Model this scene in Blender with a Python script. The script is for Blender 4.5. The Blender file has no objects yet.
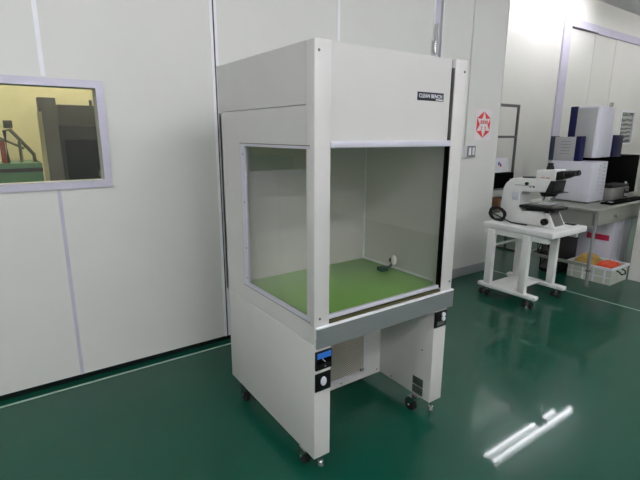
import bpy, bmesh, math, random
from mathutils import Vector, Matrix
random.seed(7)
PI = math.pi
scn = bpy.context.scene
C = scn.collection

# ------------------------------------------------------------------ materials
def lin(c):
    return tuple(((v/255)/12.92 if v/255 <= .04045 else ((v/255+.055)/1.055)**2.4) for v in c)

def mat(name, rgb, rough=.5, metal=0., coat=0., noise=.04, scale=6., emis=0., bump=0., bscale=200., spec=.5, aniso=False):
    m = bpy.data.materials.new(name); m.use_nodes = True
    nt = m.node_tree; b = nt.nodes['Principled BSDF']
    c = lin(rgb)
    b.inputs['Roughness'].default_value = rough
    b.inputs['Metallic'].default_value = metal
    b.inputs['Coat Weight'].default_value = coat
    b.inputs['Coat Roughness'].default_value = .08
    b.inputs['Specular IOR Level'].default_value = spec
    tc = nt.nodes.new('ShaderNodeTexCoord')
    n = nt.nodes.new('ShaderNodeTexNoise'); n.inputs['Scale'].default_value = scale; n.inputs['Detail'].default_value = 4
    if aniso:
        mp = nt.nodes.new('ShaderNodeMapping'); mp.inputs['Scale'].default_value = (1, 1, 40)
        nt.links.new(tc.outputs['Object'], mp.inputs['Vector']); nt.links.new(mp.outputs['Vector'], n.inputs['Vector'])
    else:
        nt.links.new(tc.outputs['Object'], n.inputs['Vector'])
    r = nt.nodes.new('ShaderNodeValToRGB')
    r.color_ramp.elements[0].position = .3; r.color_ramp.elements[1].position = .7
    r.color_ramp.elements[0].color = tuple(v*(1-noise) for v in c)+(1,)
    r.color_ramp.elements[1].color = tuple(min(1, v*(1+noise)) for v in c)+(1,)
    nt.links.new(n.outputs['Fac'], r.inputs['Fac']); nt.links.new(r.outputs['Color'], b.inputs['Base Color'])
    if emis:
        b.inputs['Emission Color'].default_value = c+(1,); b.inputs['Emission Strength'].default_value = emis
    if bump:
        n2 = nt.nodes.new('ShaderNodeTexNoise'); n2.inputs['Scale'].default_value = bscale
        nt.links.new(tc.outputs['Object'], n2.inputs['Vector'])
        bp = nt.nodes.new('ShaderNodeBump'); bp.inputs['Strength'].default_value = bump; bp.inputs['Distance'].default_value = .002
        nt.links.new(n2.outputs['Fac'], bp.inputs['Height']); nt.links.new(bp.outputs['Normal'], b.inputs['Normal'])
    return m

def glass_mat(name, tint, rough=0.0, refl=1.0):
    m = bpy.data.materials.new(name); m.use_nodes = True
    nt = m.node_tree; nt.nodes.clear()
    out = nt.nodes.new('ShaderNodeOutputMaterial'); mix = nt.nodes.new('ShaderNodeMixShader')
    tr = nt.nodes.new('ShaderNodeBsdfTransparent'); tr.inputs['Color'].default_value = tint+(1,)
    gl = nt.nodes.new('ShaderNodeBsdfGlossy'); gl.inputs['Roughness'].default_value = rough
    # Schlick reflectance, the same from either side of the sheet
    fr = nt.nodes.new('ShaderNodeLayerWeight'); fr.inputs['Blend'].default_value = .5
    pw = nt.nodes.new('ShaderNodeMath'); pw.operation = 'POWER'; pw.inputs[1].default_value = 5
    mu = nt.nodes.new('ShaderNodeMath'); mu.operation = 'MULTIPLY_ADD'; mu.inputs[1].default_value = .95*refl; mu.inputs[2].default_value = .04*refl
    nt.links.new(fr.outputs['Facing'], pw.inputs[0]); nt.links.new(pw.outputs[0], mu.inputs[0]); nt.links.new(mu.outputs[0], mix.inputs['Fac'])
    nt.links.new(tr.outputs[0], mix.inputs[1]); nt.links.new(gl.outputs[0], mix.inputs[2])
    nt.links.new(mix.outputs[0], out.inputs['Surface'])
    return m

def perforated_mat(name, plate, hole, pitch):
    m = mat(name, plate, .4, .6)
    nt = m.node_tree; b = nt.nodes['Principled BSDF']
    tc = nt.nodes.new('ShaderNodeTexCoord'); sp = nt.nodes.new('ShaderNodeSeparateXYZ')
    nt.links.new(tc.outputs['Object'], sp.inputs[0])
    def mth(op, a, v=None, b2=None):
        k = nt.nodes.new('ShaderNodeMath'); k.operation = op
        nt.links.new(a, k.inputs[0])
        if v is not None: k.inputs[1].default_value = v
        if b2 is not None: nt.links.new(b2, k.inputs[1])
        return k.outputs[0]
    cx = mth('COSINE', mth('MULTIPLY', sp.outputs['X'], PI/pitch))
    cz = mth('COSINE', mth('MULTIPLY', sp.outputs['Z'], PI/pitch))
    g = mth('GREATER_THAN', mth('MULTIPLY', cx, b2=cz), .12)
    old = b.inputs['Base Color'].links[0].from_socket
    mx = nt.nodes.new('ShaderNodeMix'); mx.data_type = 'RGBA'
    nt.links.new(g, mx.inputs[0]); nt.links.new(old, mx.inputs[6]); mx.inputs[7].default_value = lin(hole)+(1,)
    nt.links.new(mx.outputs[2], b.inputs['Base Color'])
    inv = mth('SUBTRACT', g, 1.); inv = mth('MULTIPLY', inv, -.6)
    nt.links.new(inv, b.inputs['Metallic'])
    return m

M = {}
M['wall'] = mat('painted_wall_panel', (216, 216, 211), .55, noise=.015, scale=2)
M['wall2'] = mat('painted_far_wall', (222, 222, 214), .6, noise=.015, scale=2)
M['ceil'] = mat('ceiling_board', (205, 205, 205), .8)
M['trim'] = mat('lavender_grey_aluminium_trim', (196, 193, 208), .4, .1)
M['white_trim'] = mat('white_joint_trim', (236, 236, 240), .4)
M['dark_seam'] = mat('dark_joint_seam', (70, 68, 72), .7)
M['base'] = mat('grey_vinyl_baseboard', (142, 146, 148), .6)
M['gap'] = mat('under_panel_shade', (14, 24, 21), .8, spec=.1)  # near-black colour for the shadow under the hanging panels
M['line'] = mat('pale_floor_joint', (150, 172, 160), .4)
M['cream'] = mat('cream_wall', (228, 222, 180), .7)
M['bench'] = mat('ivory_powder_coat', (203, 201, 198), .45, noise=.015, bump=.04, bscale=350)
M['bench_side'] = M['bench']
M['steel'] = mat('brushed_stainless_steel', (150, 153, 154), .42, .6, noise=.06, scale=12, aniso=True)
M['alu'] = mat('anodised_aluminium', (206, 205, 216), .38, .25, noise=.03)
M['chrome'] = mat('polished_chrome', (200, 200, 200), .15, 1.)
M['black'] = mat('black_plastic', (12, 12, 14), .42, spec=.3)
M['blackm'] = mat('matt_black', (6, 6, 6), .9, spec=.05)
M['rubber'] = mat('black_rubber', (24, 24, 25), .75)
M['dgrey'] = mat('dark_grey_metal', (100, 99, 97), .5, .3)
M['grey'] = mat('mid_grey_plastic', (128, 128, 126), .5)
M['mat_green'] = mat('green_bench_mat', (126, 174, 86), .28, noise=.03, coat=.15)
M['white'] = mat('white_paint', (226, 226, 224), .4)
M['whitep'] = mat('white_plastic', (224, 225, 232), .35)
M['instr'] = mat('pale_grey_instrument_plastic', (206, 207, 216), .4)
M['instr2'] = mat('grey_instrument_plastic', (172, 172, 174), .45)
M['navy'] = mat('navy_blue_plastic', (15, 20, 66), .45, spec=.25)
M['blue'] = mat('blue_gauge_scale', (46, 106, 190), .4)
M['dkgreen'] = mat('dark_green_plastic', (22, 70, 52), .4)
M['plate'] = mat('dark_green_grey_plate', (64, 76, 70), .4)
M['red'] = mat('red_print', (222, 62, 56), .5)
M['redp'] = mat('dull_red_paint', (140, 62, 52), .55)
M['olive'] = mat('dark_olive_ledge', (74, 72, 44), .7, spec=.2)
M['pink'] = mat('pale_pink_paper', (226, 219, 222), .6)
M['paper'] = mat('white_paper', (236, 236, 240), .6)
M['magenta'] = mat('crimson_label', (190, 36, 74), .5)
M['bin'] = mat('cloudy_white_polypropylene', (196, 200, 186), .4)
M['tan'] = mat('ochre_cloth', (172, 142, 74), .85, noise=.15, scale=20)
M['orange'] = mat('red_orange_cloth', (196, 72, 42), .85, noise=.1, scale=20)
M['carton'] = mat('white_carton', (206, 205, 216), .7)
M['brown'] = mat('brown_card', (120, 84, 58), .7)
M['deskm'] = mat('grey_green_sheet_steel', (146, 150, 140), .42, .35)
M['mach'] = mat('charcoal_machine_paint', (34, 35, 35), .5)
M['mach2'] = mat('mid_grey_machine_paint', (96, 96, 93), .5)
M['mgreen'] = mat('machine_green_paint', (60, 116, 78), .5)
M['pipe'] = mat('dull_pipe_metal', (120, 118, 106), .45, .5)
M['wood'] = mat('pale_weathered_strip', (176, 172, 142), .6)
M['tube'] = mat('unseen_fluorescent_tube', (250, 248, 255), .5, emis=51., noise=0)
M['tube_dim'] = mat('dimmed_fluorescent_tube', (250, 248, 255), .5, emis=28.5, noise=0)  # weaker emission, tuned so the alcove wall does not blow out
M['unseen_yellow_tube'] = mat('unseen_warm_fluorescent_tube', (255, 246, 222), .5, emis=60., noise=0)
M['glass'] = glass_mat('grey_tinted_acrylic', (.945, .94, .94), refl=1.3)
M['wglass'] = glass_mat('clear_window_glass', (.92, .93, .90))
M['grille'] = perforated_mat('perforated_grille_steel', (212, 206, 198), (128, 114, 102), .0075)

# floor: glossy green epoxy with fine orange peel
def floor_mat():
    m = mat('green_epoxy_floor', (12, 69, 53), .30, noise=.05, scale=1.5, spec=.12, coat=.46)
    nt = m.node_tree; b = nt.nodes['Principled BSDF']; b.inputs['Coat Roughness'].default_value = .045
    tc = nt.nodes.new('ShaderNodeTexCoord'); n = nt.nodes.new('ShaderNodeTexNoise')
    n.inputs['Scale'].default_value = 60; n.inputs['Detail'].default_value = 3
    nt.links.new(tc.outputs['Object'], n.inputs['Vector'])
    bp = nt.nodes.new('ShaderNodeBump'); bp.inputs['Strength'].default_value = .03; bp.inputs['Distance'].default_value = .004
    nt.links.new(n.outputs['Fac'], bp.inputs['Height']); nt.links.new(bp.outputs['Normal'], b.inputs['Normal'])
    return m
M['floor'] = floor_mat()

def reflected_glass_mat():  # wave bands paint the reflection into the door window glass
    m = mat('door_glass_painted_reflection', (150, 152, 148), .15, noise=0)
    nt = m.node_tree; b = nt.nodes['Principled BSDF']
    tc = nt.nodes.new('ShaderNodeTexCoord'); w = nt.nodes.new('ShaderNodeTexWave')
    w.bands_direction = 'Z'; w.inputs['Scale'].default_value = 3.2; w.inputs['Distortion'].default_value = 6; w.inputs['Detail'].default_value = 3
    nt.links.new(tc.outputs['Object'], w.inputs['Vector'])
    r = nt.nodes.new('ShaderNodeValToRGB')
    r.color_ramp.elements[0].color = lin((88, 90, 86))+(1,); r.color_ramp.elements[1].color = lin((176, 178, 172))+(1,)
    nt.links.new(w.outputs['Fac'], r.inputs['Fac']); nt.links.new(r.outputs['Color'], b.inputs['Base Color'])
    return m
M['reflected_glass'] = reflected_glass_mat()

# ------------------------------------------------------------------ mesh helpers
def box(bm, lo, hi, bev=0., seg=2):
    r = bmesh.ops.create_cube(bm, size=1)
    vs = r['verts']
    c = [(a+b)/2 for a, b in zip(lo, hi)]; s = [abs(b-a) for a, b in zip(lo, hi)]
    for v in vs:
        v.co = Vector((c[0]+v.co.x*s[0], c[1]+v.co.y*s[1], c[2]+v.co.z*s[2]))
    if bev:
        es = list({e for v in vs for e in v.link_edges})
        bmesh.ops.bevel(bm, geom=es, offset=bev, segments=seg, affect='EDGES', profile=.5)
    return bm

def B(lo, hi, bev=0., seg=2):
    return box(bmesh.new(), lo, hi, bev, seg)

def boxes(*bs):
    bm = bmesh.new()
    for b in bs: box(bm, *b)
    return bm

def cyl(bm, p0, p1, r0, r1=None, n=20, bev=0.):
    n = max(n, 16) if n != 8 else 8
    p0, p1 = Vector(p0), Vector(p1); d = p1-p0
    r1 = r0 if r1 is None else r1
    r = bmesh.ops.create_cone(bm, cap_ends=True, segments=n, radius1=r0, radius2=r1, depth=d.length)
    mt = Matrix.Translation((p0+p1)/2) @ Vector((0, 0, 1)).rotation_difference(d.normalized()).to_matrix().to_4x4()
    bmesh.ops.transform(bm, matrix=mt, verts=r['verts'])
    if bev:
        es = [e for e in {e for v in r['verts'] for e in v.link_edges} if len(e.link_faces) == 2 and any(len(f.verts) > 4 for f in e.link_faces)]
        bmesh.ops.bevel(bm, geom=es, offset=bev, segments=2, affect='EDGES')
    return bm

def CY(p0, p1, r0, r1=None, n=20, bev=0.):
    return cyl(bmesh.new(), p0, p1, r0, r1, n, bev)

def prism(bm, pts, axis, a, b, bev=0.):
    """pts: 2-D outline; axis 'x': pts are (y,z); 'y': (x,z); 'z': (x,y)"""
    def P(p, t):
        return {'x': (t, p[0], p[1]), 'y': (p[0], t, p[1]), 'z': (p[0], p[1], t)}[axis]
    v0 = [bm.verts.new(P(p, a)) for p in pts]; v1 = [bm.verts.new(P(p, b)) for p in pts]
    fs = [bm.faces.new(v0), bm.faces.new(v1[::-1])]
    n = len(pts)
    for i in range(n):
        fs.append(bm.faces.new((v0[i], v1[i], v1[(i+1) % n], v0[(i+1) % n])))
    bmesh.ops.recalc_face_normals(bm, faces=fs)
    if bev:
        es = list({e for f in fs for e in f.edges})
        bmesh.ops.bevel(bm, geom=es, offset=bev, segments=3, affect='EDGES', profile=.5)
    return bm

def PR(pts, axis, a, b, bev=0.):
    return prism(bmesh.new(), pts, axis, a, b, bev)

def tube(bm, pts, r, n=10, closed=False):
    n = max(n, 14); pts = [Vector(p) for p in pts]; rings = []
    N = len(pts)
    up = Vector((0, 0, 1))
    for i, p in enumerate(pts):
        if closed: t = (pts[(i+1) % N]-pts[i-1]).normalized()
        else: t = (pts[min(i+1, N-1)]-pts[max(i-1, 0)]).normalized()
        a = t.cross(up)
        if a.length < 1e-3: a = t.cross(Vector((1, 0, 0)))
        a.normalize(); b = t.cross(a)
        rings.append([bm.verts.new(p+(a*math.cos(2*PI*k/n)+b*math.sin(2*PI*k/n))*r) for k in range(n)])
    for i in range(N if closed else N-1):
        A, Bq = rings[i], rings[(i+1) % N]
        for k in range(n):
            bm.faces.new((A[k], A[(k+1) % n], Bq[(k+1) % n], Bq[k]))
    if not closed:
        bm.faces.new(rings[0]); bm.faces.new(rings[-1][::-1])
    bmesh.ops.recalc_face_normals(bm, faces=bm.faces[:])
    return bm

def sphere(bm, c, r, u=16, v=10, s=(1, 1, 1)):
    k = bmesh.ops.create_uvsphere(bm, u_segments=u, v_segments=v, radius=r)
    for q in k['verts']:
        q.co = Vector((c[0]+q.co.x*s[0], c[1]+q.co.y*s[1], c[2]+q.co.z*s[2]))
    return bm

def obj(name, bm, m, parent=None, label=None, smooth=True):
    me = bpy.data.meshes.new(name); bm.to_mesh(me); bm.free()
    me.materials.append(M[m] if isinstance(m, str) else m)
    if smooth:
        me.shade_smooth(); me.set_sharp_from_angle(angle=math.radians(27))
    o = bpy.data.objects.new(name, me); C.objects.link(o)
    if parent: o.parent = parent
    if label: o['label'] = label
    return o

def thing(name, label, cat, loc=(0, 0, 0), group=None, rotz=0):
    o = bpy.data.objects.new(name, None); C.objects.link(o)
    o.location = loc; o.rotation_euler = (0, 0, rotz); o.empty_display_size = .1
    o['label'] = label; o['category'] = cat
    if group: o['group'] = group
    return o

def tag(o, label, cat, group=None):
    o['label'] = label; o['category'] = cat
    if group: o['group'] = group
    return o

def struct(name, bm, m, parent=None, smooth=True):
    o = obj(name, bm, m, parent, smooth=smooth); o['kind'] = 'structure'
    return o

def kids(o): return [c for c in bpy.data.objects if c.parent == o]
def dup(root, loc, label, group=None, parent=None):
    r = root.copy(); C.objects.link(r); r.location = loc
    if label: r['label'] = label
    if group: r['group'] = group
    for ch in kids(root):
        c = ch.copy(); C.objects.link(c); c.parent = r
        for g in kids(ch):
            d = g.copy(); C.objects.link(d); d.parent = c
    return r

def text_mesh(name, body, size, m, parent, loc, rot, label=None, align='CENTER', extrude=.0006):
    cu = bpy.data.curves.new(name, 'FONT'); cu.body = body; cu.size = size; cu.extrude = extrude
    cu.align_x = align; cu.align_y = 'CENTER'; cu.offset = size*.004
    tmp = bpy.data.objects.new(name+'_tmp', cu); C.objects.link(tmp)
    bpy.context.view_layer.update()
    me = bpy.data.meshes.new_from_object(tmp.evaluated_get(bpy.context.evaluated_depsgraph_get()))
    bpy.data.objects.remove(tmp); bpy.data.curves.remove(cu)
    me.materials.clear(); me.materials.append(M[m])
    me.transform(Matrix.Translation(loc) @ rot)
    o = bpy.data.objects.new(name, me); C.objects.link(o); o.parent = parent
    return o

# ------------------------------------------------------------------ camera
H = 1.6
f, pitch, roll, yaw = 450.2, .2301, .0039, .6174
c_, s_ = math.cos(yaw), math.sin(yaw)
fw = Vector((s_*math.cos(pitch), c_*math.cos(pitch), -math.sin(pitch)))
rt = Vector((c_, -s_, 0)); up = rt.cross(fw)
r2 = rt*math.cos(roll)+up*math.sin(roll); u2 = r2.cross(fw)
cd = bpy.data.cameras.new('camera'); cam = bpy.data.objects.new('camera', cd); C.objects.link(cam)
cd.sensor_width = 36; cd.lens = f/640*36; cd.clip_start = .05
cam.matrix_world = Matrix(((r2.x, u2.x, -fw.x, 0), (r2.y, u2.y, -fw.y, 0), (r2.z, u2.z, -fw.z, H), (0, 0, 0, 1)))
scn.camera = cam

# ------------------------------------------------------------------ the setting
CZ = 4.05            # ceiling height
WB = 3.14            # face of the back wall
WE = 4.72            # its free end
FAR = 4.5            # far wall of the alcove
FS = FAR/4.0
def FB(lo, hi):       # a box on the far wall, laid out for a wall 4 m away
    return ((lo[0]*FS, lo[1], max(0, 1.6+(lo[2]-1.6)*FS) if lo[2] > .1 else lo[2]), (hi[0]*FS, hi[1], 1.6+(hi[2]-1.6)*FS))
struct('floor', B((-4.1, -5.1, -.1), (12.9, 7.3, 0)), 'floor')
struct('ceiling', B((-4.1, -5.1, CZ), (12.9, 7.3, CZ+.1)), 'ceil')
# back wall: folding panels on the left, fixed wall on the right, one window
wx0, wx1, wz0, wz1 = -.75, .545, 1.315, 1.868
PB = .035            # gap under the hanging panels
struct('wall_back', boxes(((-4.1, WB, PB), (wx0, WB+.1, CZ)), ((wx1, WB, PB), (3.56, WB+.1, CZ)),
                          ((wx0, WB, PB), (wx1, WB+.1, wz0)), ((wx0, WB, wz1), (wx1, WB+.1, CZ)),
                          ((3.66, WB, 0), (WE, WB+.1, CZ)), ((3.56, WB+.03, 0), (3.66, WB+.1, CZ))), 'wall', smooth=False)
struct('baseboard_gap_shade', B((-4.1, WB+.003, 0), (3.56, WB+.09, PB)), 'gap')  # flush dark strip paints the deep shadow beneath the panels
struct('baseboard_back', B((3.665, WB-.012, 0), (WE, WB, .105), .003), 'base')
struct('trim_1', boxes(((.268, WB-.004, wz1+.05), (.292, WB, CZ))), 'white_trim')
struct('trim_2', boxes(((.276, WB-.003, PB), (.296, WB, wz0-.05))), 'trim')
struct('trim_3', boxes(((1.303, WB-.005, PB), (1.322, WB, CZ)), ((1.334, WB-.005, PB), (1.352, WB, CZ))), 'white_trim')
struct('trim_4', boxes(((1.322, WB-.002, PB), (1.334, WB, CZ))), 'dark_seam')
struct('trim_5', boxes(((2.393, WB-.004, PB), (2.417, WB, CZ))), 'white_trim')
struct('trim_6', boxes(((3.565, WB+.012, 0), (3.645, WB+.03, CZ))), 'trim')
struct('trim_7', boxes(((3.535, WB-.004, PB), (3.553, WB, CZ)), ((3.662, WB-.004, .1), (3.675, WB, CZ))), 'white_trim')
struct('trim_8', B((-4.1, 3.05, 0), (3.6, 3.066, .003)), 'line')
struct('trim_9', B((4.735, .3, 0), (4.752, WB, .003)), 'line')
struct('trim_10', B((WE-.006, WB-.004, .105), (WE, WB, CZ)), 'wall')
# window in the back wall
win = struct('window_1', boxes(((wx0-.045, WB-.012, wz0-.045), (wx1+.045, WB+.02, wz0)), ((wx0-.045, WB-.012, wz1), (wx1+.045, WB+.02, wz1+.045)),
                               ((wx0-.045, WB-.012, wz0), (wx0, WB+.02, wz1)), ((wx1, WB-.012, wz0), (wx1+.045, WB+.02, wz1))), 'trim')
struct('window_pane', B((wx0, WB+.055, wz0), (wx1, WB+.061, wz1)), 'wglass', win)
# other walls
struct('wall_left', B((-4.1, -5, 0), (-4, 7.2, CZ)), 'wall')
struct('wall_front', B((-4, -5.1, 0), (5.84, -5, CZ)), 'wall2')
struct('wall_right', B((5.72, -5, 0), (5.84, 1.97, CZ)), 'wall')
struct('wall_alcove', B((5.84, 1.3, 0), (12.8, 1.4, CZ)), 'wall')
struct('wall_end', B((12.8, 1.3, 0), (12.9, FAR+.1, CZ)), 'wall')
struct('wall_return', B((WE-.1, WB+.1, 0), (WE, FAR, CZ)), 'wall')
struct('wall_far', boxes(((WE-.1, FAR, 0), (7.48*FS, FAR+.1, CZ)), ((7.48*FS, FAR, 1.6+1.8*FS), (12.9, FAR+.1, CZ))), 'wall2')
struct('wall_machine_room', B((-4, 7.1, 0), (WE, 7.2, CZ)), 'cream')
struct('wall_machine_room_side', B((WE-.1, FAR+.1, 0), (WE, 7.1, CZ)), 'cream')
# big folding door in the far wall
def FBs(*bs): return boxes(*[FB(*b) for b in bs])
door = struct('door_1', FBs(((7.72, FAR+.02, .02), (8.575, FAR+.07, 3.28)), ((8.585, FAR+.02, .02), (9.37, FAR+.07, 3.28)),
                              ((9.38, FAR+.02, .02), (10.02, FAR+.07, 3.28)), ((10.02, FAR+.02, .02), (10.6, FAR+.07, 1.46)),
                              ((10.02, FAR+.02, 2.05), (10.6, FAR+.07, 3.28)), ((10.6, FAR+.02, .02), (11.4, FAR+.07, 3.28))), 'wall2', smooth=False)
struct('door_frame', FBs(((7.48, FAR-.03, 0), (7.70, FAR+.07, 3.4)), ((7.70, FAR-.03, 3.29), (8.6, FAR+.07, 3.4))), 'trim', door)
struct('door_track', FBs(((8.6, FAR-.02, 3.28), (11.4, FAR+.07, 3.4))), 'trim', door)
struct('door_hinge', FBs(((7.715, FAR+.0, 3.0), (7.745, FAR+.03, 3.22))), 'grey', door)
struct('door_hinge', FBs(((7.69, FAR, 1.9), (7.72, FAR+.03, 2.02))), 'grey', door)
dw = struct('door_window', FBs(((10.02, FAR+.035, 1.46), (10.6, FAR+.05, 2.05))), 'reflected_glass', door)
struct('door_window_frame', FBs(((9.99, FAR+.0, 1.43), (10.63, FAR+.03, 1.465)), ((9.99, FAR, 2.045), (10.63, FAR+.03, 2.08)),
                                  ((9.99, FAR, 1.465), (10.025, FAR+.03, 2.045)), ((10.595, FAR, 1.465), (10.63, FAR+.03, 2.045))), 'white_trim', door)
struct('door_handle', B(*FB((9.45, FAR-.03, 2.02), (9.53, FAR+.02, 2.2)), .012), 'chrome', door)

# ------------------------------------------------------------------ ceiling lights
def ceiling_light(loc, label, tubem, L=2.4, group=None):
    t = thing('ceiling_light', label, 'light', loc, 'twin tube ceiling lights')
    obj('housing', PR([(-.16, .10), (.16, .10), (.07, .14), (-.07, .14)], 'x', -L/2, L/2), 'white', t)
    if CZ-loc[2] > .16:
        for x in (-L*.35, L*.35): obj('suspension_rod', B((x-.01, -.01, .13), (x+.01, .01, CZ-loc[2])), 'grey', t)
    for y in (-.085, .085):
        obj('lamp_tube', CY((-L/2+.03, y, .045), (L/2-.03, y, .045), .022, n=12), tubem, t)
    for x in (-L/2, L/2-.03): obj('end_cap', B((x, -.13, .01), (x+.03, .13, .105)), 'white', t)
    return t
lights = [((7.75, 3.86, CZ-.14), 'twin tube ceiling light over the alcove in front of the tall folding door', 'tube_dim', 2.8),
          ((11.2, 2.5, CZ-.14), 'added unseen twin tube ceiling light over the far right end of the alcove', 'tube_dim', 2.4),  # extra fixture out of view, added to brighten the folding door
          ((4.2, -.6, 3.6), 'unseen twin tube ceiling light hanging in front of the clean bench beside the right wall', 'tube', 2.4),  # hall lights out of view, laid out to balance bench and wall brightness
          ((-2.1, .5, 3.6), 'unseen twin tube ceiling light hanging in front of the window on the left', 'tube', 2.4),
          ((-2.1, -2.0, 3.6), 'unseen twin tube ceiling light hanging behind the photographer at the left wall', 'tube', 2.4),
          ((1.1, -1.5, 3.6), 'unseen twin tube ceiling light hanging behind the photographer at the middle of the room', 'tube', 2.4),
          ((1.1, -3.6, 3.6), 'unseen twin tube ceiling light hanging nearest the front wall', 'tube', 2.4),
          ((.6, 5.6, 3.5), 'unseen twin tube ceiling light hanging in the machine room behind the window', 'unseen_yellow_tube', 2.4)]  # unseen fixture put in to keep the machine room lit
for loc, lab, tm, ln in lights: ceiling_light(loc, lab, tm, ln)

# ------------------------------------------------------------------ clean bench
BX, BY = 1.0474, 1.5163
bench = thing('clean_bench', 'tall ivory clean bench with tinted glass windows and green work surface on casters', 'clean bench', (BX, BY, 0))
W, D, T = .925, .94, 1.959
LW = .092            # front face width of a leg
# legs / lower side housings
obj('side_housing', PR([(.0, .095), (D-.025, .115), (D-.025, .685), (.0, .685)], 'x', 0, LW, .004), 'bench', bench)
obj('side_housing', PR([(.0, .098), (D-.025, .115), (D-.025, .685), (.0, .685)], 'x', W-.018-LW-.012, W-.022, .004), 'bench', bench)
# upper front posts
obj('front_post', B((0, 0, .767), (.081, .06, T), .002), 'bench', bench)
obj('front_post', B((.838, 0, .767), (W, .06, T), .002), 'bench', bench)
# upper side panels with window cutouts
def side(x0, x1):
    bm = boxes(((x0, .06, 1.553), (x1, D, 1.716)), ((x0, .06, .687), (x1, D, .786)), ((x0, .68, .786), (x1, D, 1.553)), ((x0, .0, .69), (x1, .06, .767)))
    obj('side_panel', bm, 'bench', bench, smooth=False)
side(0, .028)
obj('side_panel', boxes(((W-.028, .06, .69), (W, D, 1.716))), 'bench', bench, smooth=False)
obj('interior_side_wall', B((W-.04, .062, .793), (W-.029, .70, 1.60)), 'bench', bench, smooth=False)
for x in (0, W-.012): obj('upper_housing', B((x, .06, 1.719), (x+.012, D, T)), 'bench', bench, smooth=False)
obj('top_cover', boxes(((.012, .052, T-.02), (W-.012, D, T-.002))), 'bench', bench, smooth=False)
obj('rear_panel', boxes(((.03, D-.03, .69), (W-.03, D-.005, T-.02)), ((.0, D-.03, .69), (.03, D-.004, T-.25))), 'bench', bench, smooth=False)
obj('front_panel', PR([(.081, .014), (.820, .014), (.826, .0155), (.829, .020), (.829, .045), (.081, .045)], 'z', 1.573, T), 'bench', bench)
obj('header_rail', B((.081, -.002, 1.545), (.836, .03, 1.573), .003), 'alu', bench)
# side window frames and panes
for k, (x0, x1) in enumerate(((-.003, .012),)):
    y0, y1, z0, z1 = .036, .680, .785, 1.553
    fb = .052 if k == 0 else .02
    fr = obj('side_window_frame', boxes(((x0, y0, z0), (x1, y1, z0+.018)), ((x0, y0, z1-.012), (x1, y1, z1)),
             ((x0, y1-fb, z0+.018), (x1, y1, z1-.012))), 'alu', bench, smooth=False)
    g0, g1 = (-.0012, .012) if k == 0 else (W-.012, W+.0012)
    obj('gasket', boxes(((g0, y0-.004, z0-.005), (g1, y1+.005, z0)), ((g0, y0-.004, z1), (g1, y1+.005, z1+.004)), ((g0, y1, z0), (g1, y1+.005, z1))), 'dgrey', fr, smooth=False)
    xs = x0-.001 if k == 0 else x1+.001
    for z in (.83, 1.0, 1.25, 1.5): obj('frame_screw', CY((xs, y1-.035, z), ((x0+x1)/2, y1-.035, z), .005, n=8), 'dgrey', fr)
    xm = .006 if k == 0 else W-.010
    obj('side_pane', B((xm, y0, z0+.018), (xm+.004, y1-fb, z1-.012)), 'glass', bench, smooth=False)
obj('sealing_strip', B((W-.048, .065, .794), (W-.040, .698, .806)), 'white_trim', bench, smooth=False)
obj('sealing_strip', B((W-.048, .691, .806), (W-.040, .699, 1.598)), 'white_trim', bench, smooth=False)
# front sash
sash = obj('front_pane', B((.083, .016, .803), (.825, .021, 1.546)), 'glass', bench, smooth=False)
obj('painted_gap_shade', B((.835, .004, 1.574), (.838, .06, T-.04)), 'dgrey', bench)  # grey liner paints the shaded gap between front panel and post
obj('sash_bottom_rail', B((.083, .008, .787), (.830, .03, .805), .003), 'alu', bench)
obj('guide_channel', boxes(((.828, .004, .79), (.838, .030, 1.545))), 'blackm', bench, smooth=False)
# interior
obj('work_surface', B((.03, .035, .775), (W-.03, .70, .793), .002), 'mat_green', bench)
obj('surface_ledge', B((.081, .005, .768), (.838, .036, .778)), 'olive', bench, label='dark olive ledge below the sash')  # ledge coloured dark olive to match the gap under the sash
obj('interior_back_wall', B((.03, .70, .69), (W-.03, .72, 1.72)), 'bench', bench, smooth=False)
obj('filter_ceiling', B((.03, .062, 1.60), (W-.03, .70, 1.63)), 'bench', bench, smooth=False)
# stainless apron
obj('front_apron', boxes(((.008, -.012, .667), (W+.008, .0, .760)), ((.03, .0, .69), (W-.03, .04, .758))), 'steel', bench, smooth=False)
obj('apron_edge', B((.008, -.013, .760), (W+.008, .004, .768), .001), 'white_trim', bench, 'bright top edge')
# panel between the legs
by = .42
obj('knee_panel', boxes(((LW, by, .105), (.812, by+.02, .69))), 'bench', bench, smooth=False)
gr = obj('vent_grille', B((LW+.02, by-.006, .165), (.655, by, .655)), 'grille', bench, smooth=False)
obj('grille_frame', boxes(((LW+.01, by-.01, .150), (.668, by-.0, .165)), ((.655, by-.01, .165), (.668, by, .66)), ((LW+.01, by-.01, .165), (LW+.02, by, .66))), 'alu', gr)
obj('grille_latch', B((.63, by-.018, .168), (.655, by-.006, .186), .002), 'dgrey', gr)
# screws
def screw(p, d, r=.006):
    obj('screw', CY(p, (p[0]+d[0]*.004, p[1]+d[1]*.004, p[2]+d[2]*.004), r, r*.7, n=10), 'dgrey', bench)
for p in ((.021, .0, 1.918), (.03, .0, .805), (.905, .0, 1.905), (.905, 0, .815)): screw(p, (0, -1, 0))
for p in ((.78, by, .13), (.78, by, .62), (.49, by, .125)): screw(p, (0, -1, 0), .005)
xr = W-.018-LW-.012
for p in ((xr, .075, .40), (xr, .31, .125), (xr, .09, .64)): screw(p, (-1, 0, 0), .005)
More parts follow.
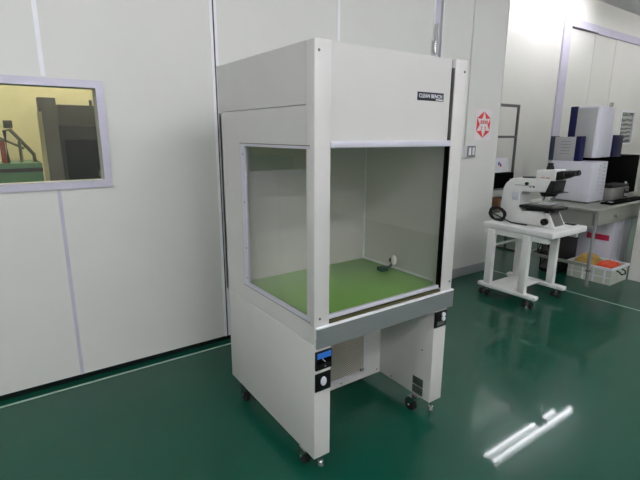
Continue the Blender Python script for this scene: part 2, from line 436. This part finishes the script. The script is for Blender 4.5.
# pressure gauge
g = obj('pressure_gauge', B((.002, -.012, .561), (.091, .0, .652), .004), 'black', bench)
obj('gauge_dial', B((.008, -.0135, .592), (.085, -.0115, .647)), 'blackm', g)
obj('gauge_scale', B((.008, -.0145, .619), (.085, -.0130, .647)), 'blue', g, 'blue scale strip')
obj('gauge_pointer', PR([(.05, .598), (.053, .599), (.036, .618), (.034, .617)], 'y', -.0150, -.0130), 'whitep', g)
obj('zero_screw', CY((.052, -.0115, .576), (.052, -.0145, .576), .004, n=10), 'grey', g)
# switch plate
sp = obj('switch_plate', B((.002, -.006, .451), (.090, .0, .542), .002), 'black', bench)
oc = [(.046+.017*math.cos(PI/8+k*PI/4), .500+.023*math.sin(PI/8+k*PI/4)) for k in range(8)]
obj('switch_knob', PR(oc, 'y', -.013, -.006, .002), 'instr', sp, 'pale eight-sided knob')
# outlet plate on the right leg
op = obj('control_plate', B((.797, -.01, .563), (.893, .0, .655), .003), 'black', bench)
for z in (.636, .612):
    obj('push_button', CY((.858, -.01, z), (.858, -.022, z), .0125, n=20, bev=.002), 'whitep', op, 'white round push button')
obj('outlet_socket', boxes(((.815, -.012, .575), (.875, -.009, .597))), 'dgrey', op)
# rating plates inside the right leg
for z in (.112, .168):
    obj('rating_plate', B((xr-.003, .053, z), (xr, .132, z+.050), .0005), 'plate', bench)
# casters and levelling feet
def caster(x, y, lab=None):
    cst = obj('caster', boxes(((x-.028, y-.028, .088), (x+.028, y+.028, .1))), 'chrome', bench)
    obj('fork', PR([(y-.022, .09), (y+.022, .09), (y+.035, .035), (y+.02, .028)], 'x', x-.022, x-.018), 'chrome', cst)
    obj('fork', PR([(y-.022, .09), (y+.022, .09), (y+.035, .035), (y+.02, .028)], 'x', x+.018, x+.022), 'chrome', cst)
    obj('wheel', CY((x-.014, y+.022, .040), (x+.014, y+.022, .040), .040, n=28, bev=.006), 'rubber', cst)
    obj('axle', CY((x-.024, y+.022, .040), (x+.024, y+.022, .040), .007, n=12), 'chrome', cst)
for x, y in ((.020, .095), (.020, .75), (.785, .10), (.785, .75)): caster(x, y)
for x in (.066, .868):
    ft = obj('levelling_foot', CY((x, .04, .03), (x, .04, .1), .008, n=12), 'chrome', bench)
    obj('foot_pad', CY((x, .04, .016), (x, .04, .034), .019, .014, n=20), 'chrome', ft)
# nameplate
npx, npz = .684, 1.778
pl = obj('nameplate', B((npx-.091, .0115, npz-.019), (npx+.091, .0145, npz+.019), .0005), mat('dark_slate_plate', (42, 42, 54), .6, spec=.2), bench)
R90 = Matrix.Rotation(PI/2, 4, 'X')
text_mesh('nameplate_text', 'CLEAN BENCH', .0245, 'paper', pl, Vector((npx-.002, .0112, npz+.001)), R90)
obj('nameplate_line', boxes(((npx+.035, .0108, npz-.0155), (npx+.085, .0116, npz-.0105))), 'paper', pl)

# gas tap inside the bench
gt = thing('gas_tap', 'white-knobbed dark green gas tap at the right wall inside the clean bench', 'gas tap', (BX+.80, BY+.40, .793))
obj('tap_base', B((-.040, -.014, 0), (.016, .034, .026), .006), 'dkgreen', gt, 'dark green base block')
obj('tap_pipe', tube(bmesh.new(), [(.0, .01, .016), (.04, .005, .017), (.056, .0, .03), (.058, 0, .05)], .008), 'dgrey', gt)
obj('tap_body', CY((.062, .02, .055), (.062, -.022, .055), .014, n=16), 'plate', gt)
obj('tap_knob', sphere(bmesh.new(), (.052, -.020, .062), .024, s=(.6, .8, 1.35)), 'white', gt, 'white oval knob')

# ------------------------------------------------------------------ things on the back wall
sw = thing('switch_box', 'small grey wall switch box below a thin vertical conduit', 'switch', (4.185, WB, 1.365))
obj('box_body', B((-.075, -.05, 0), (.075, 0, .13), .004), 'white_trim', sw)
obj('cover_plate', B((-.07, -.056, .005), (.07, -.05, .125), .002), 'grey', sw)
for x in (-.03, .03):
    obj('rocker', B((x-.016, -.062, .025), (x+.016, -.055, .105), .002), 'whitep', sw)
tag(obj('conduit', B((4.118, WB-.018, 1.495), (4.140, WB, CZ), .003), 'wall'), 'thin pale vertical cable conduit running up the wall above the switch box', 'conduit')
sg = thing('wall_sign', 'red and white six-pointed star sign on the wall right of the switch box', 'sign', (4.43, WB, 1.712))
obj('backing_sheet', B((-.15, -.002, -.165), (.15, 0, .165)), 'pink', sg, 'pale pink backing sheet')
hexa = [(.135*math.cos(PI/2+k*PI/3), .14*math.sin(PI/2+k*PI/3)) for k in range(6)]
obj('red_hexagon', PR(hexa, 'y', -.005, -.002), 'red', sg)
star = []
for k in range(12):
    r_ = .138 if k % 2 == 0 else .070
    star.append((r_*.965*math.cos(PI/2+k*PI/6), r_*math.sin(PI/2+k*PI/6)))
obj('white_star', PR(star, 'y', -.007, -.005), 'pink', sg)
bm = bmesh.new()
for i in range(4):
    x = -.058+i*.034
    box(bm, (x, -.009, .008), (x+.024, -.007, .014)); box(bm, (x, -.009, .022), (x+.024, -.007, .028)); box(bm, (x, -.009, .038), (x+.024, -.007, .045))
    box(bm, (x+.002, -.009, .008), (x+.008, -.007, .045)); box(bm, (x+.016, -.009, .008), (x+.022, -.007, .045))
for x in (-.032, .03):
    box(bm, (x-.014, -.009, -.028), (x+.014, -.007, -.022)); box(bm, (x-.004, -.009, -.05), (x+.003, -.007, -.018)); box(bm, (x-.012, -.009, -.052), (x+.012, -.007, -.046))
obj('sign_lettering', bm, 'red', sg)
struct('panel_hinge', boxes(((3.525, WB-.03, 2.37), (3.575, WB+.012, 2.47)), ((3.545, WB-.036, 2.35), (3.565, WB+.012, 2.62))), 'chrome')

# ------------------------------------------------------------------ microscope table
tb = thing('microscope_table', 'white steel trolley table with T-feet and casters carrying the microscope', 'table', (0, 0, 0))
tb.location = (4.24, 2.34, 0)
def tl(p): return (p[0]-4.24, p[1]-2.34, p[2])
def tbx(a, b): return (tl(a), tl(b))
obj('table_top', B(*tbx((3.93, 1.975, .697), (4.56, 2.69, .755)), .012, 3), 'white', tb)
obj('top_rail', boxes(tbx((3.945, 2.02, .645), (3.985, 2.68, .703)), tbx((4.455, 2.02, .645), (4.495, 2.68, .703)), tbx((3.985, 2.62, .665), (4.455, 2.66, .703))), 'white', tb, smooth=False)
for x0 in (3.925, 4.445):
    for y0 in (2.185, 2.555):
        obj('leg', B(*tbx((x0, y0, .125), (x0+.055, y0+.072, .69)), .006), 'white', tb)
    obj('foot_beam', B(*tbx((x0-.008, 2.065, .088), (x0+.062, 2.69, .128)), .010, 3), 'white', tb)
    for y0 in (2.145, 2.62):
        cs = obj('caster', CY(tl((x0+.025, y0, .045)), tl((x0+.025, y0, .089)), .014, n=16), 'dgrey', tb)
        for dy in (-.036, .036):
            obj('wheel', CY(tl((x0+.02, y0+dy-.013, .03)), tl((x0+.02, y0+dy+.013, .03)), .030, n=24, bev=.004), 'rubber', cs)
        obj('axle', CY(tl((x0+.02, y0-.04, .03)), tl((x0+.02, y0+.04, .03)), .008, n=16), 'dgrey', cs)
obj('cross_plate', B(*tbx((3.985, 2.32, .105), (4.445, 2.60, .122)), .003), 'white', tb)
obj('cross_brace', B(*tbx((3.98, 2.61, .50), (4.45, 2.625, .52))), 'white', tb)

# ------------------------------------------------------------------ microscope
mx, my, mz = 4.22, 2.32, .755
ms = thing('microscope', 'white C-shaped industrial microscope with black eyepieces on the trolley table', 'microscope', (mx, my, mz))
def ml(p): return (p[0]-mx, p[1]-my, p[2]-mz)
def mlp(pts): return [(a-my, b-mz) for a, b in pts]
prof = [(2.60, .757), (2.632, .80), (2.637, .93), (2.625, 1.09), (2.60, 1.14), (2.545, 1.188), (2.40, 1.20), (2.15, 1.205), (2.145, 1.087), (2.32, 1.076), (2.425, 1.07),
        (2.437, 1.045), (2.437, .95), (2.425, .92), (2.40, .885), (2.19, .905), (2.11, .757)]
obj('stand', PR(mlp(prof), 'x', 4.12-mx, 4.32-mx, .010), 'white', ms)
obj('arm_panel_line', B(ml((4.117, 2.30, 1.128)), ml((4.121, 2.50, 1.133))), 'grey', ms)
obj('rear_fitting', B(ml((4.112, 2.45, .98)), ml((4.122, 2.515, 1.06)), .003), 'instr', ms)
obj('arm_knob', CY(ml((4.121, 2.375, 1.15)), ml((4.095, 2.375, 1.15)), .015, n=16, bev=.003), 'black', ms)
obj('side_button', boxes((ml((4.113, 2.30, 1.118)), ml((4.121, 2.315, 1.132))), (ml((4.113, 2.335, 1.115)), ml((4.121, 2.345, 1.125)))), 'black', ms)
obj('arm_cap', B(ml((4.15, 2.33, 1.198)), ml((4.29, 2.45, 1.212)), .003), 'black', ms)
hd = obj('head', PR(mlp([(2.305, 1.182), (2.30, 1.285), (2.12, 1.297), (2.125, 1.185)]), 'x', 4.125-mx, 4.315-mx, .008), 'white', ms)
obj('head_marking', boxes((ml((4.122, 2.17, 1.213)), ml((4.126, 2.20, 1.222))), (ml((4.122, 2.215, 1.215)), ml((4.126, 2.25, 1.221)))), 'red', hd)
tk = obj('top_adapter', CY(ml((4.22, 2.225, 1.285)), ml((4.22, 2.225, 1.325)), .036, .03, n=20, bev=.003), 'black', ms)
obj('adapter_cap', CY(ml((4.22, 2.225, 1.325)), ml((4.22, 2.225, 1.35)), .025, n=20, bev=.003), 'black', tk)
eb = obj('eyepiece_body', PR(mlp([(2.125, 1.198), (2.125, 1.275), (2.06, 1.292), (2.045, 1.225)]), 'x', 4.14-mx, 4.30-mx, .010), 'black', ms)
for x in (4.178, 4.262):
    e = obj('eyepiece', CY(ml((x, 2.07, 1.252)), ml((x, 2.00, 1.268)), .030, .024, n=20, bev=.003), 'black', ms)
    obj('eye_cup', CY(ml((x, 2.002, 1.268)), ml((x, 1.972, 1.275)), .026, .024, n=20, bev=.003), 'rubber', e)
obj('nosepiece_mount', PR(mlp([(2.19, 1.083), (2.15, 1.195), (2.105, 1.195), (2.118, 1.10), (2.13, 1.083)]), 'x', 4.11-mx, 4.31-mx, .004), 'black', ms)
ns = obj('nosepiece', CY(ml((4.22, 2.21, 1.09)), ml((4.22, 2.205, 1.04)), .085, .068, n=24, bev=.006), 'black', ms)
for a in range(4):
    an = a*PI/2+.5
    px, py = 4.22+.04*math.cos(an), 2.205+.04*math.sin(an)
    obj('objective', CY(ml((px, py, 1.045)), ml((px+.008*math.cos(an), py+.008*math.sin(an), .99)), .017, .011, n=16, bev=.002), 'chrome', ns)
obj('filter_slide', B(ml((4.10, 2.09, 1.078)), ml((4.34, 2.17, 1.086)), .002), 'black', ms)
st = obj('stage', B(ml((4.09, 2.075, .918)), ml((4.34, 2.42, .945)), .004), 'black', ms)
obj('stage_plate', B(ml((4.11, 2.10, .945)), ml((4.32, 2.36, .958)), .003), 'dgrey', st)
obj('specimen_holder', boxes((ml((4.15, 2.15, .958)), ml((4.29, 2.28, .965)))), 'chrome', st)
obj('stage_support', boxes((ml((4.16, 2.16, .888)), ml((4.28, 2.38, .926)))), 'black', ms)
obj('stage_control', CY(ml((4.09, 2.14, .925)), ml((4.09, 2.14, .90)), .02, n=16), 'black', st)
kn = obj('focus_knob', CY(ml((4.122, 2.16, .812)), ml((4.085, 2.16, .812)), .032, n=24, bev=.004), 'black', ms)
obj('fine_focus_knob', CY(ml((4.086, 2.16, .812)), ml((4.07, 2.16, .812)), .018, n=20, bev=.003), 'black', kn)
pn = obj('control_panel', PR(mlp([(2.19, .900), (2.152, .918), (2.065, .757), (2.11, .757)]), 'x', 4.118-mx, 4.322-mx, .004), 'white', ms)
obj('panel_screen', PR(mlp([(2.1475, .905), (2.1435, .906), (2.073, .776), (2.077, .775)]), 'x', 4.14-mx, 4.30-mx), 'dgrey', pn)
# cable coil leaning on the back of the microscope
bm = bmesh.new(); pts = []
for i in range(150):
    a = 2*PI*i/37.
    r_ = .080+.014*math.sin(i*.31)
    off = .014*math.sin(i*.17)
    pts.append((off-.03*math.sin(a), .02+r_*1.05*math.cos(a), .008+.064+ .064*math.sin(a)*(r_/.082)))
last = pts[-1]
pts += [(-.005, -.10, .02), (.0, -.14, .008), (.0, -.22, .007), (.004, -.30, .007)]
tag(obj('cable_coil', tube(bm, pts, .0062, n=8), 'rubber'), 'coiled black cable standing at the back end of the trolley table', 'cable').location = (4.055, 2.60, .757)
tag(obj('remote_pad', B((-.035, -.045, 0), (.035, .045, .012), .003), 'black'), 'small flat black pad on the front right corner of the trolley table', 'pad').location = (4.49, 2.10, .755)

# ------------------------------------------------------------------ lab desk
dx0, dx1, dy0, dy1 = 5.0, 7.25, 2.09, 2.94
dk = thing('lab_desk', 'grey-green steel work desk with a front drawer holding the measuring machine', 'desk', (5.9, 2.5, 0))
def dl(p): return (p[0]-5.9, p[1]-2.5, p[2])
obj('desk_top', B(dl((dx0, dy0, .822)), dl((dx1, dy1, .848)), .004), 'deskm', dk)
obj('apron', boxes((dl((dx0+.04, dy0+.06, .66)), dl((dx0+.055, dy1-.05, .822))), (dl((dx0+.05, dy1-.06, .66)), dl((dx1-.05, dy1-.045, .822)))), 'deskm', dk, smooth=False)
dr = obj('drawer', B(dl((dx0+.10, dy0+.02, .665)), dl((6.2, dy0+.5, .818)), .004), 'deskm', dk)
obj('drawer_knob', CY(dl((5.46, dy0+.02, .745)), dl((5.46, dy0-.012, .745)), .014, .018, n=16), 'chrome', dr)
for x, y in ((5.075, 2.13), (5.10, 2.83), (7.18, 2.13), (7.18, 2.83)):
    lg = obj('leg', CY(dl((x, y, .0)), dl((x, y, .825)), .017, n=16), 'steel', dk)
    obj('leg_collar', CY(dl((x, y, .17)), dl((x, y, .185)), .026, n=16), 'dgrey', lg)
    obj('leg_foot', CY(dl((x, y, .0)), dl((x, y, .02)), .03, .024, n=16), 'dgrey', lg)
obj('stretcher', B(dl((5.06, 2.15, .21)), dl((5.09, 2.82, .24))), 'deskm', dk)
obj('stretcher', B(dl((5.10, 2.815, .21)), dl((7.18, 2.845, .24))), 'deskm', dk)

# measuring machine
zt = .848
mm = thing('measuring_machine', 'large pale grey and navy optical measuring machine standing on the desk', 'machine', (5.6, 2.6, zt))
def gl(p): return (p[0]-5.6, p[1]-2.6, p[2]-zt)
bb = obj('base_cabinet', B(gl((5.40, 2.375, zt+.012)), gl((5.77, 2.845, 1.312)), .006), 'instr', mm)
obj('cabinet_foot', boxes((gl((5.42, 2.39, zt)), gl((5.46, 2.43, zt+.014))), (gl((5.42, 2.79, zt)), gl((5.46, 2.83, zt+.014))), (gl((5.70, 2.39, zt)), gl((5.74, 2.43, zt+.014))), (gl((5.70, 2.79, zt)), gl((5.74, 2.83, zt+.014)))), 'black', bb)
for i in range(7): obj('vent_slot', B((5.58-5.6, 2.372-2.6, 1.26-zt-i*.045), (5.595-5.6, 2.377-2.6, 1.275-zt-i*.045)), 'instr2', bb)
for i in range(9): obj('vent_slot', B((5.66-5.6, 2.372-2.6, 1.28-zt-i*.042), (5.73-5.6, 2.377-2.6, 1.288-zt-i*.042)), 'instr2', bb)
obj('rear_body', B(gl((5.78, 2.56, zt+.001)), gl((7.15, 2.90, 1.35)), .006), 'blackm', mm, 'black rear body')
# vented front module
vm = obj('vent_module', B(gl((5.42, 2.60, 1.313)), gl((5.52, 2.84, 1.585)), .004), 'instr2', mm)
obj('side_cheek', B(gl((5.415, 2.545, 1.313)), gl((5.53, 2.60, 1.592)), .005), 'navy', vm)
obj('side_cheek', B(gl((5.415, 2.84, 1.313)), gl((5.53, 2.895, 1.592)), .005), mat('dark_slate_blue_plastic', (44, 50, 70), .45), vm)
for i in range(5): obj('vent_slot', B((5.417-5.6, 2.65-2.6, 1.39-zt+i*.035), (5.422-5.6, 2.76-2.6, 1.396-zt+i*.035)), 'grey', vm)
# column head: pale shell with a rounded front edge, navy stripe
hd2 = obj('column_head', PR([(a-5.6, b-2.6) for a, b in [(5.55, 2.675), (5.55, 2.455), (5.575, 2.43), (5.68, 2.42), (5.74, 2.435), (5.74, 2.76), (5.55, 2.76)]], 'z', 1.352-zt, 1.925-zt, .02), 'instr', mm)
obj('front_cover', B(gl((5.542, 2.465, 1.355)), gl((5.556, 2.68, 1.905)), .004), 'instr2', hd2)
obj('navy_stripe', B(gl((5.538, 2.68, 1.36)), gl((5.62, 2.762, 1.926)), .006), 'navy', hd2, 'navy blue stripe')
obj('rear_column', B(gl((5.742, 2.45, 1.352)), gl((5.95, 2.80, 1.92)), .012), 'instr', mm)
sm = obj('side_module', B(gl((5.952, 2.47, 1.352)), gl((6.03, 2.78, 1.72)), .008), 'whitep', mm)
obj('module_cheek', B(gl((6.032, 2.45, 1.352)), gl((6.27, 2.78, 1.608)), .008), 'navy', mm, 'navy side cheek')

# small things on the desk
gb = thing('controller_box', 'small grey controller box with a dark port panel right of the measuring machine', 'controller', (6.03, 2.40, zt))
obj('box_shell', B((-.22, -.10, .008), (.23, .10, .150), .004), 'grey', gb)
obj('port_panel', B((.09, -.104, .03), (.21, -.099, .13)), 'black', gb)
obj('port_socket', boxes(((.10, -.107, .045), (.14, -.103, .075)), ((.15, -.107, .04), (.20, -.103, .07)), ((.12, -.107, .11), (.20, -.103, .118))), 'whitep', gb)
obj('box_foot', boxes(((-.2, -.09, 0), (-.17, .09, .01)), ((.18, -.09, 0), (.21, .09, .01))), 'black', gb)
hb = thing('hand_controller', 'flat black hand controller with a silver knob lying on the grey controller box', 'controller', (6.03, 2.40, zt+.150))
obj('controller_body', B((-.21, -.085, 0), (.24, .085, .035), .006), 'black', hb)
obj('controller_knob', CY((.19, -.06, .035), (.19, -.06, .062), .022, n=16, bev=.003), 'chrome', hb)
tag(obj('desk_mat', B((5.50, 2.16, zt), (6.45, 2.285, zt+.02), .004), 'blackm'), 'black rubber mat along the front edge of the desk below the controller box', 'mat')
tag(obj('paper_scrap', PR([(0, 0), (.07, 0), (.05, .055)], 'z', 0, .004), 'paper'), 'small white paper scrap on the black desk mat', 'paper').location = (5.56, 2.20, zt+.02)

# things under the desk
bn = thing('storage_bin', 'cloudy white plastic storage bin full of cloths on the floor under the desk', 'bin', (5.5, 2.22, 0))
x0, x1, y0, y1, h = -.20, .20, -.235, .23, .185
obj('bin_shell', boxes(((x0+.02, y0+.02, .0), (x1-.02, y1-.02, .012)), ((x0, y0, .0), (x0+.02, y1, h)), ((x1-.02, y0, 0), (x1, y1, h)),
                       ((x0+.02, y0, 0), (x1-.02, y0+.02, h)), ((x0+.02, y1-.02, 0), (x1-.02, y1, h))), 'bin', bn, smooth=False)
obj('bin_rim', boxes(((x0-.012, y0-.012, h-.02), (x0, y1+.012, h+.006)), ((x1, y0-.012, h-.02), (x1+.012, y1+.012, h+.006)),
                     ((x0, y0-.012, h-.02), (x1, y0, h+.006)), ((x0, y1, h-.02), (x1, y1+.012, h+.006))), 'whitep', bn, smooth=False)
bm = bmesh.new()
for i in range(4): box(bm, (x0-.008, y0+.06+i*.115, .01), (x0, y0+.075+i*.115, h-.02))
box(bm, (x0-.006, y0, .075), (x0, y1, .083))
obj('bin_rib', bm, 'whitep', bn)
obj('bin_handle', tube(bmesh.new(), [(-.08, y0-.002, .15), (-.085, y0-.035, .14), (-.07, y0-.05, .115), (.03, y0-.05, .11), (.055, y0-.035, .135), (.05, y0-.002, .15)], .008), 'rubber', bn)
def cloth(name, cx, cy, cz, sx, sy, sz, m, lab, seed, rz):
    random.seed(seed)
    bm = bmesh.new()
    nx, ny = 14, 10; hs = [[0]*(ny+1) for _ in range(nx+1)]
    ph = [random.uniform(0, 6) for _ in range(4)]
    top, bot = [], []
    for i in range(nx+1):
        rt_, rb_ = [], []
        for j in range(ny+1):
            u, v = i/nx*2-1, j/ny*2-1
            e = max(0, 1-max(abs(u), abs(v))**7)
            z = sz*(.35+.65*e)+.010*math.sin(5*u+ph[0])*math.cos(4*v+ph[1])+.007*math.sin(9*v+ph[2]+3*u)
            rt_.append(bm.verts.new((u*sx, v*sy, z))); rb_.append(bm.verts.new((u*sx*.97, v*sy*.97, 0)))
        top.append(rt_); bot.append(rb_)
    for i in range(nx):
        for j in range(ny):
            bm.faces.new((top[i][j], top[i+1][j], top[i+1][j+1], top[i][j+1]))
            bm.faces.new((bot[i][j], bot[i][j+1], bot[i+1][j+1], bot[i+1][j]))
    for i in range(nx):
        bm.faces.new((top[i][0], bot[i][0], bot[i+1][0], top[i+1][0])); bm.faces.new((top[i][ny], top[i+1][ny], bot[i+1][ny], bot[i][ny]))
    for j in range(ny):
        bm.faces.new((top[0][j], top[0][j+1], bot[0][j+1], bot[0][j])); bm.faces.new((top[nx][j], bot[nx][j], bot[nx][j+1], top[nx][j+1]))
    bmesh.ops.recalc_face_normals(bm, faces=bm.faces[:])
    o = tag(obj(name, bm, m), lab, 'cloth', 'cloths in the storage bin'); o.location = (cx, cy, cz); o.rotation_euler = (0, 0, rz)
    return o
cloth('folded_cloth', 5.48, 2.316, .013, .155, .11, .235, 'tan', 'ochre yellow cloth heaped in the left half of the storage bin', 3, 0)
cloth('folded_cloth', 5.49, 2.106, .013, .160, .096, .20, 'orange', 'red-orange cloth heaped in the right half of the storage bin', 5, 0)
cn = thing('carton', 'tall white carton with a crimson label standing under the desk behind the bin', 'carton', (5.98, 2.45, 0))
obj('carton_body', B((-.245, -.25, 0), (.22, .26, .635), .003), 'carton', cn)
obj('carton_label', B((-.248, -.22, .395), (-.244, .03, .462)), 'magenta', cn, 'crimson printed label')
obj('carton_tape', B((-.02, -.2505, .05), (.03, .2605, .637)), 'paper', cn)
pc = thing('computer_tower', 'black computer tower on the floor under the left end of the desk', 'computer', (5.40, 2.63, 0))
obj('tower_case', B((-.2, -.11, .015), (.22, .11, .46), .006), 'black', pc)
obj('tower_foot', boxes(((-.18, -.1, 0), (-.14, .1, .016)), ((.16, -.1, 0), (.2, .1, .016))), 'rubber', pc)
obj('front_panel', B((-.205, -.09, .05), (-.199, .09, .44), .002), 'dgrey', pc)
bm = bmesh.new()
for k in range(3):
    pts = [(-.02+.01*k, .06*math.cos(a*.35+k)+.02*k, .34-.012*a+.05*math.sin(a*.6+k)) for a in range(26)]
    tube(bm, pts, .006, n=6)
tag(obj('cable_bundle', bm, 'rubber'), 'tangle of black cables hanging under the left end of the desk', 'cable').location = (5.155, 2.66, .12)

# ------------------------------------------------------------------ stand with box and card at the alcove corner
sd = thing('metal_stand', 'thin dark grey metal frame stand behind the wall corner left of the desk', 'stand', (5.4, 3.6, 0))
px1 = .43
for x in (-.45, px1):
    obj('post', B((x-.014, -.014, .02), (x+.014, .014, 2.0), .003), 'dgrey', sd)
    obj('foot', B((x-.02, -.2, 0), (x+.02, .2, .025), .004), 'dgrey', sd)
obj('top_bar', B((-.45, -.016, 1.965), (px1, .016, 2.0), .003), 'dgrey', sd)
obj('middle_bar', B((-.45, -.014, 1.565), (px1, .014, 1.595), .003), 'dgrey', sd)
obj('tray', B((-.44, -.15, .90), (px1-.016, .15, .915), .002), 'dgrey', sd)
obj('tray', B((-.44, -.15, .60), (px1-.016, .15, .615), .002), 'dgrey', sd)
bx = thing('black_case', 'black case on the upper tray of the metal stand beside the wall corner', 'case', (5.46, 3.6, .915))
obj('case_body', B((-.22, -.12, 0), (.22, .12, .20), .008), 'blackm', bx)
obj('case_latch', B((.12, -.126, .09), (.16, -.119, .12), .002), 'dgrey', bx)
cdn = thing('notice_card', 'white notice card with a small red and blue mark standing on the black case', 'card', (5.50, 3.57, 1.115))
obj('card_sheet', PR([(-.01, 0), (.02, .19), (.024, .19), (.03, 0)], 'x', -.20, .18), 'paper', cdn)
bm = bmesh.new(); prism(bm, [(-.03, .06), (.01, .06), (.02, .10), (-.01, .12)], 'y', .002, .006); obj('red_mark', bm, 'red', cdn)
bm = bmesh.new(); prism(bm, [(-.06, .09), (-.02, .10), (-.03, .14), (-.055, .13)], 'y', .004, .010); obj('blue_mark', bm, 'blue', cdn)
br = thing('picture_box', 'small brown box with a dark print on the lower tray of the metal stand', 'box', (5.54, 3.58, .615))
obj('box_body', B((-.13, -.08, 0), (.12, .08, .155), .003), 'brown', br)
obj('box_print', boxes(((-.08, -.083, .04), (.11, -.079, .145))), 'grey', br)
obj('box_figure', PR([(-.06, .05), (.0, .06), (.08, .045), (.03, .09), (.0, .14), (-.05, .12)], 'y', -.086, -.082), 'black', br)

# ------------------------------------------------------------------ machine room seen through the window
cb = thing('machine_cabinet', 'big charcoal machine cabinet seen at the right of the window', 'machine', (.9, 4.9, 0))
obj('lower_body', B((-.5, -.4, 0), (.6, .5, 1.67), .01), 'mach', cb)
obj('upper_hood', PR([(-.42, 1.67), (-.42, 1.84), (.6, 1.84), (.6, 1.67)], 'y', -.38, .5, .006), 'mach2', cb)
obj('cabinet_door', boxes(((-.40, -.412, .9), (-.08, -.4, 1.55)), ((-.05, -.412, .9), (.3, -.4, 1.55))), 'blackm', cb, smooth=False)
obj('cabinet_label', boxes(((-.16, -.416, 1.22), (-.09, -.411, 1.28))), 'grey', cb)
obj('top_lever', CY((-.15, -.3, 1.84), (-.15, -.3, 1.89), .012, n=10), 'dgrey', cb)
cpn = thing('control_pillar', 'tall grey machine pillar with a pale edge strip behind the window', 'machine', (.37, 4.36, 0))
obj('pillar_body', B((-.045, -.03, 0), (.08, .10, 1.88), .004), 'mach2', cpn)
obj('edge_strip', B((-.06, -.045, .8), (-.028, -.03, 1.77), .002), 'wood', cpn, 'pale edge strip')
gm = thing('machine_bed', 'green machine bed low down at the left of the window', 'machine', (.1, 4.45, 0))
obj('bed_body', B((-.7, -.12, 0), (.20, .35, 1.37), .01), 'mgreen', gm)
obj('bed_rail', B((-.7, -.135, 1.30), (.20, -.12, 1.33)), 'mach', gm)
pf = thing('pipe_frame', 'slanted pipe frame standing on the green machine bed behind the window', 'pipework', (.1, 4.45, 1.37))
obj('frame_pipe', tube(bmesh.new(), [(-.02, 0, 0), (-.02, 0, .25), (.02, 0, .26), (.16, 0, .06), (.16, 0, 0)], .014), 'pipe', pf)
obj('frame_pipe', tube(bmesh.new(), [(-.25, .05, 0), (-.25, .05, .3), (.1, .05, .11)], .011), 'pipe', pf)
obj('frame_pipe', tube(bmesh.new(), [(.07, -.02, 0), (.07, -.02, .17)], .012), 'pipe', pf)
obj('valve_box', B((-.02, -.04, .27), (.04, .03, .33), .004), 'mach2', pf)
rp = thing('red_post', 'red post standing at the left end of the pipe frame behind the window', 'post', (.055, 4.36, 1.371))
obj('post_body', B((-.02, -.02, 0), (.015, .02, .17), .003), 'redp', rp)
obj('post_cap', B((-.024, -.024, .17), (.019, .024, .18), .002), 'mach2', rp)

# ------------------------------------------------------------------ world and view
wd = bpy.data.worlds.new('World'); scn.world = wd; wd.use_nodes = True
wd.node_tree.nodes['Background'].inputs['Color'].default_value = (.9, .95, 1, 1)
wd.node_tree.nodes['Background'].inputs['Strength'].default_value = .05
vs = scn.view_settings
vs.view_transform = 'Standard'; vs.look = 'None'; vs.gamma = 1; vs.use_curve_mapping = False
vs.exposure = 0.09
scn.cycles.max_bounces = 12; scn.cycles.diffuse_bounces = 6; scn.cycles.transparent_max_bounces = 16
scn.cycles.caustics_reflective = False; scn.cycles.caustics_refractive = False
scn.cycles.use_denoising = True
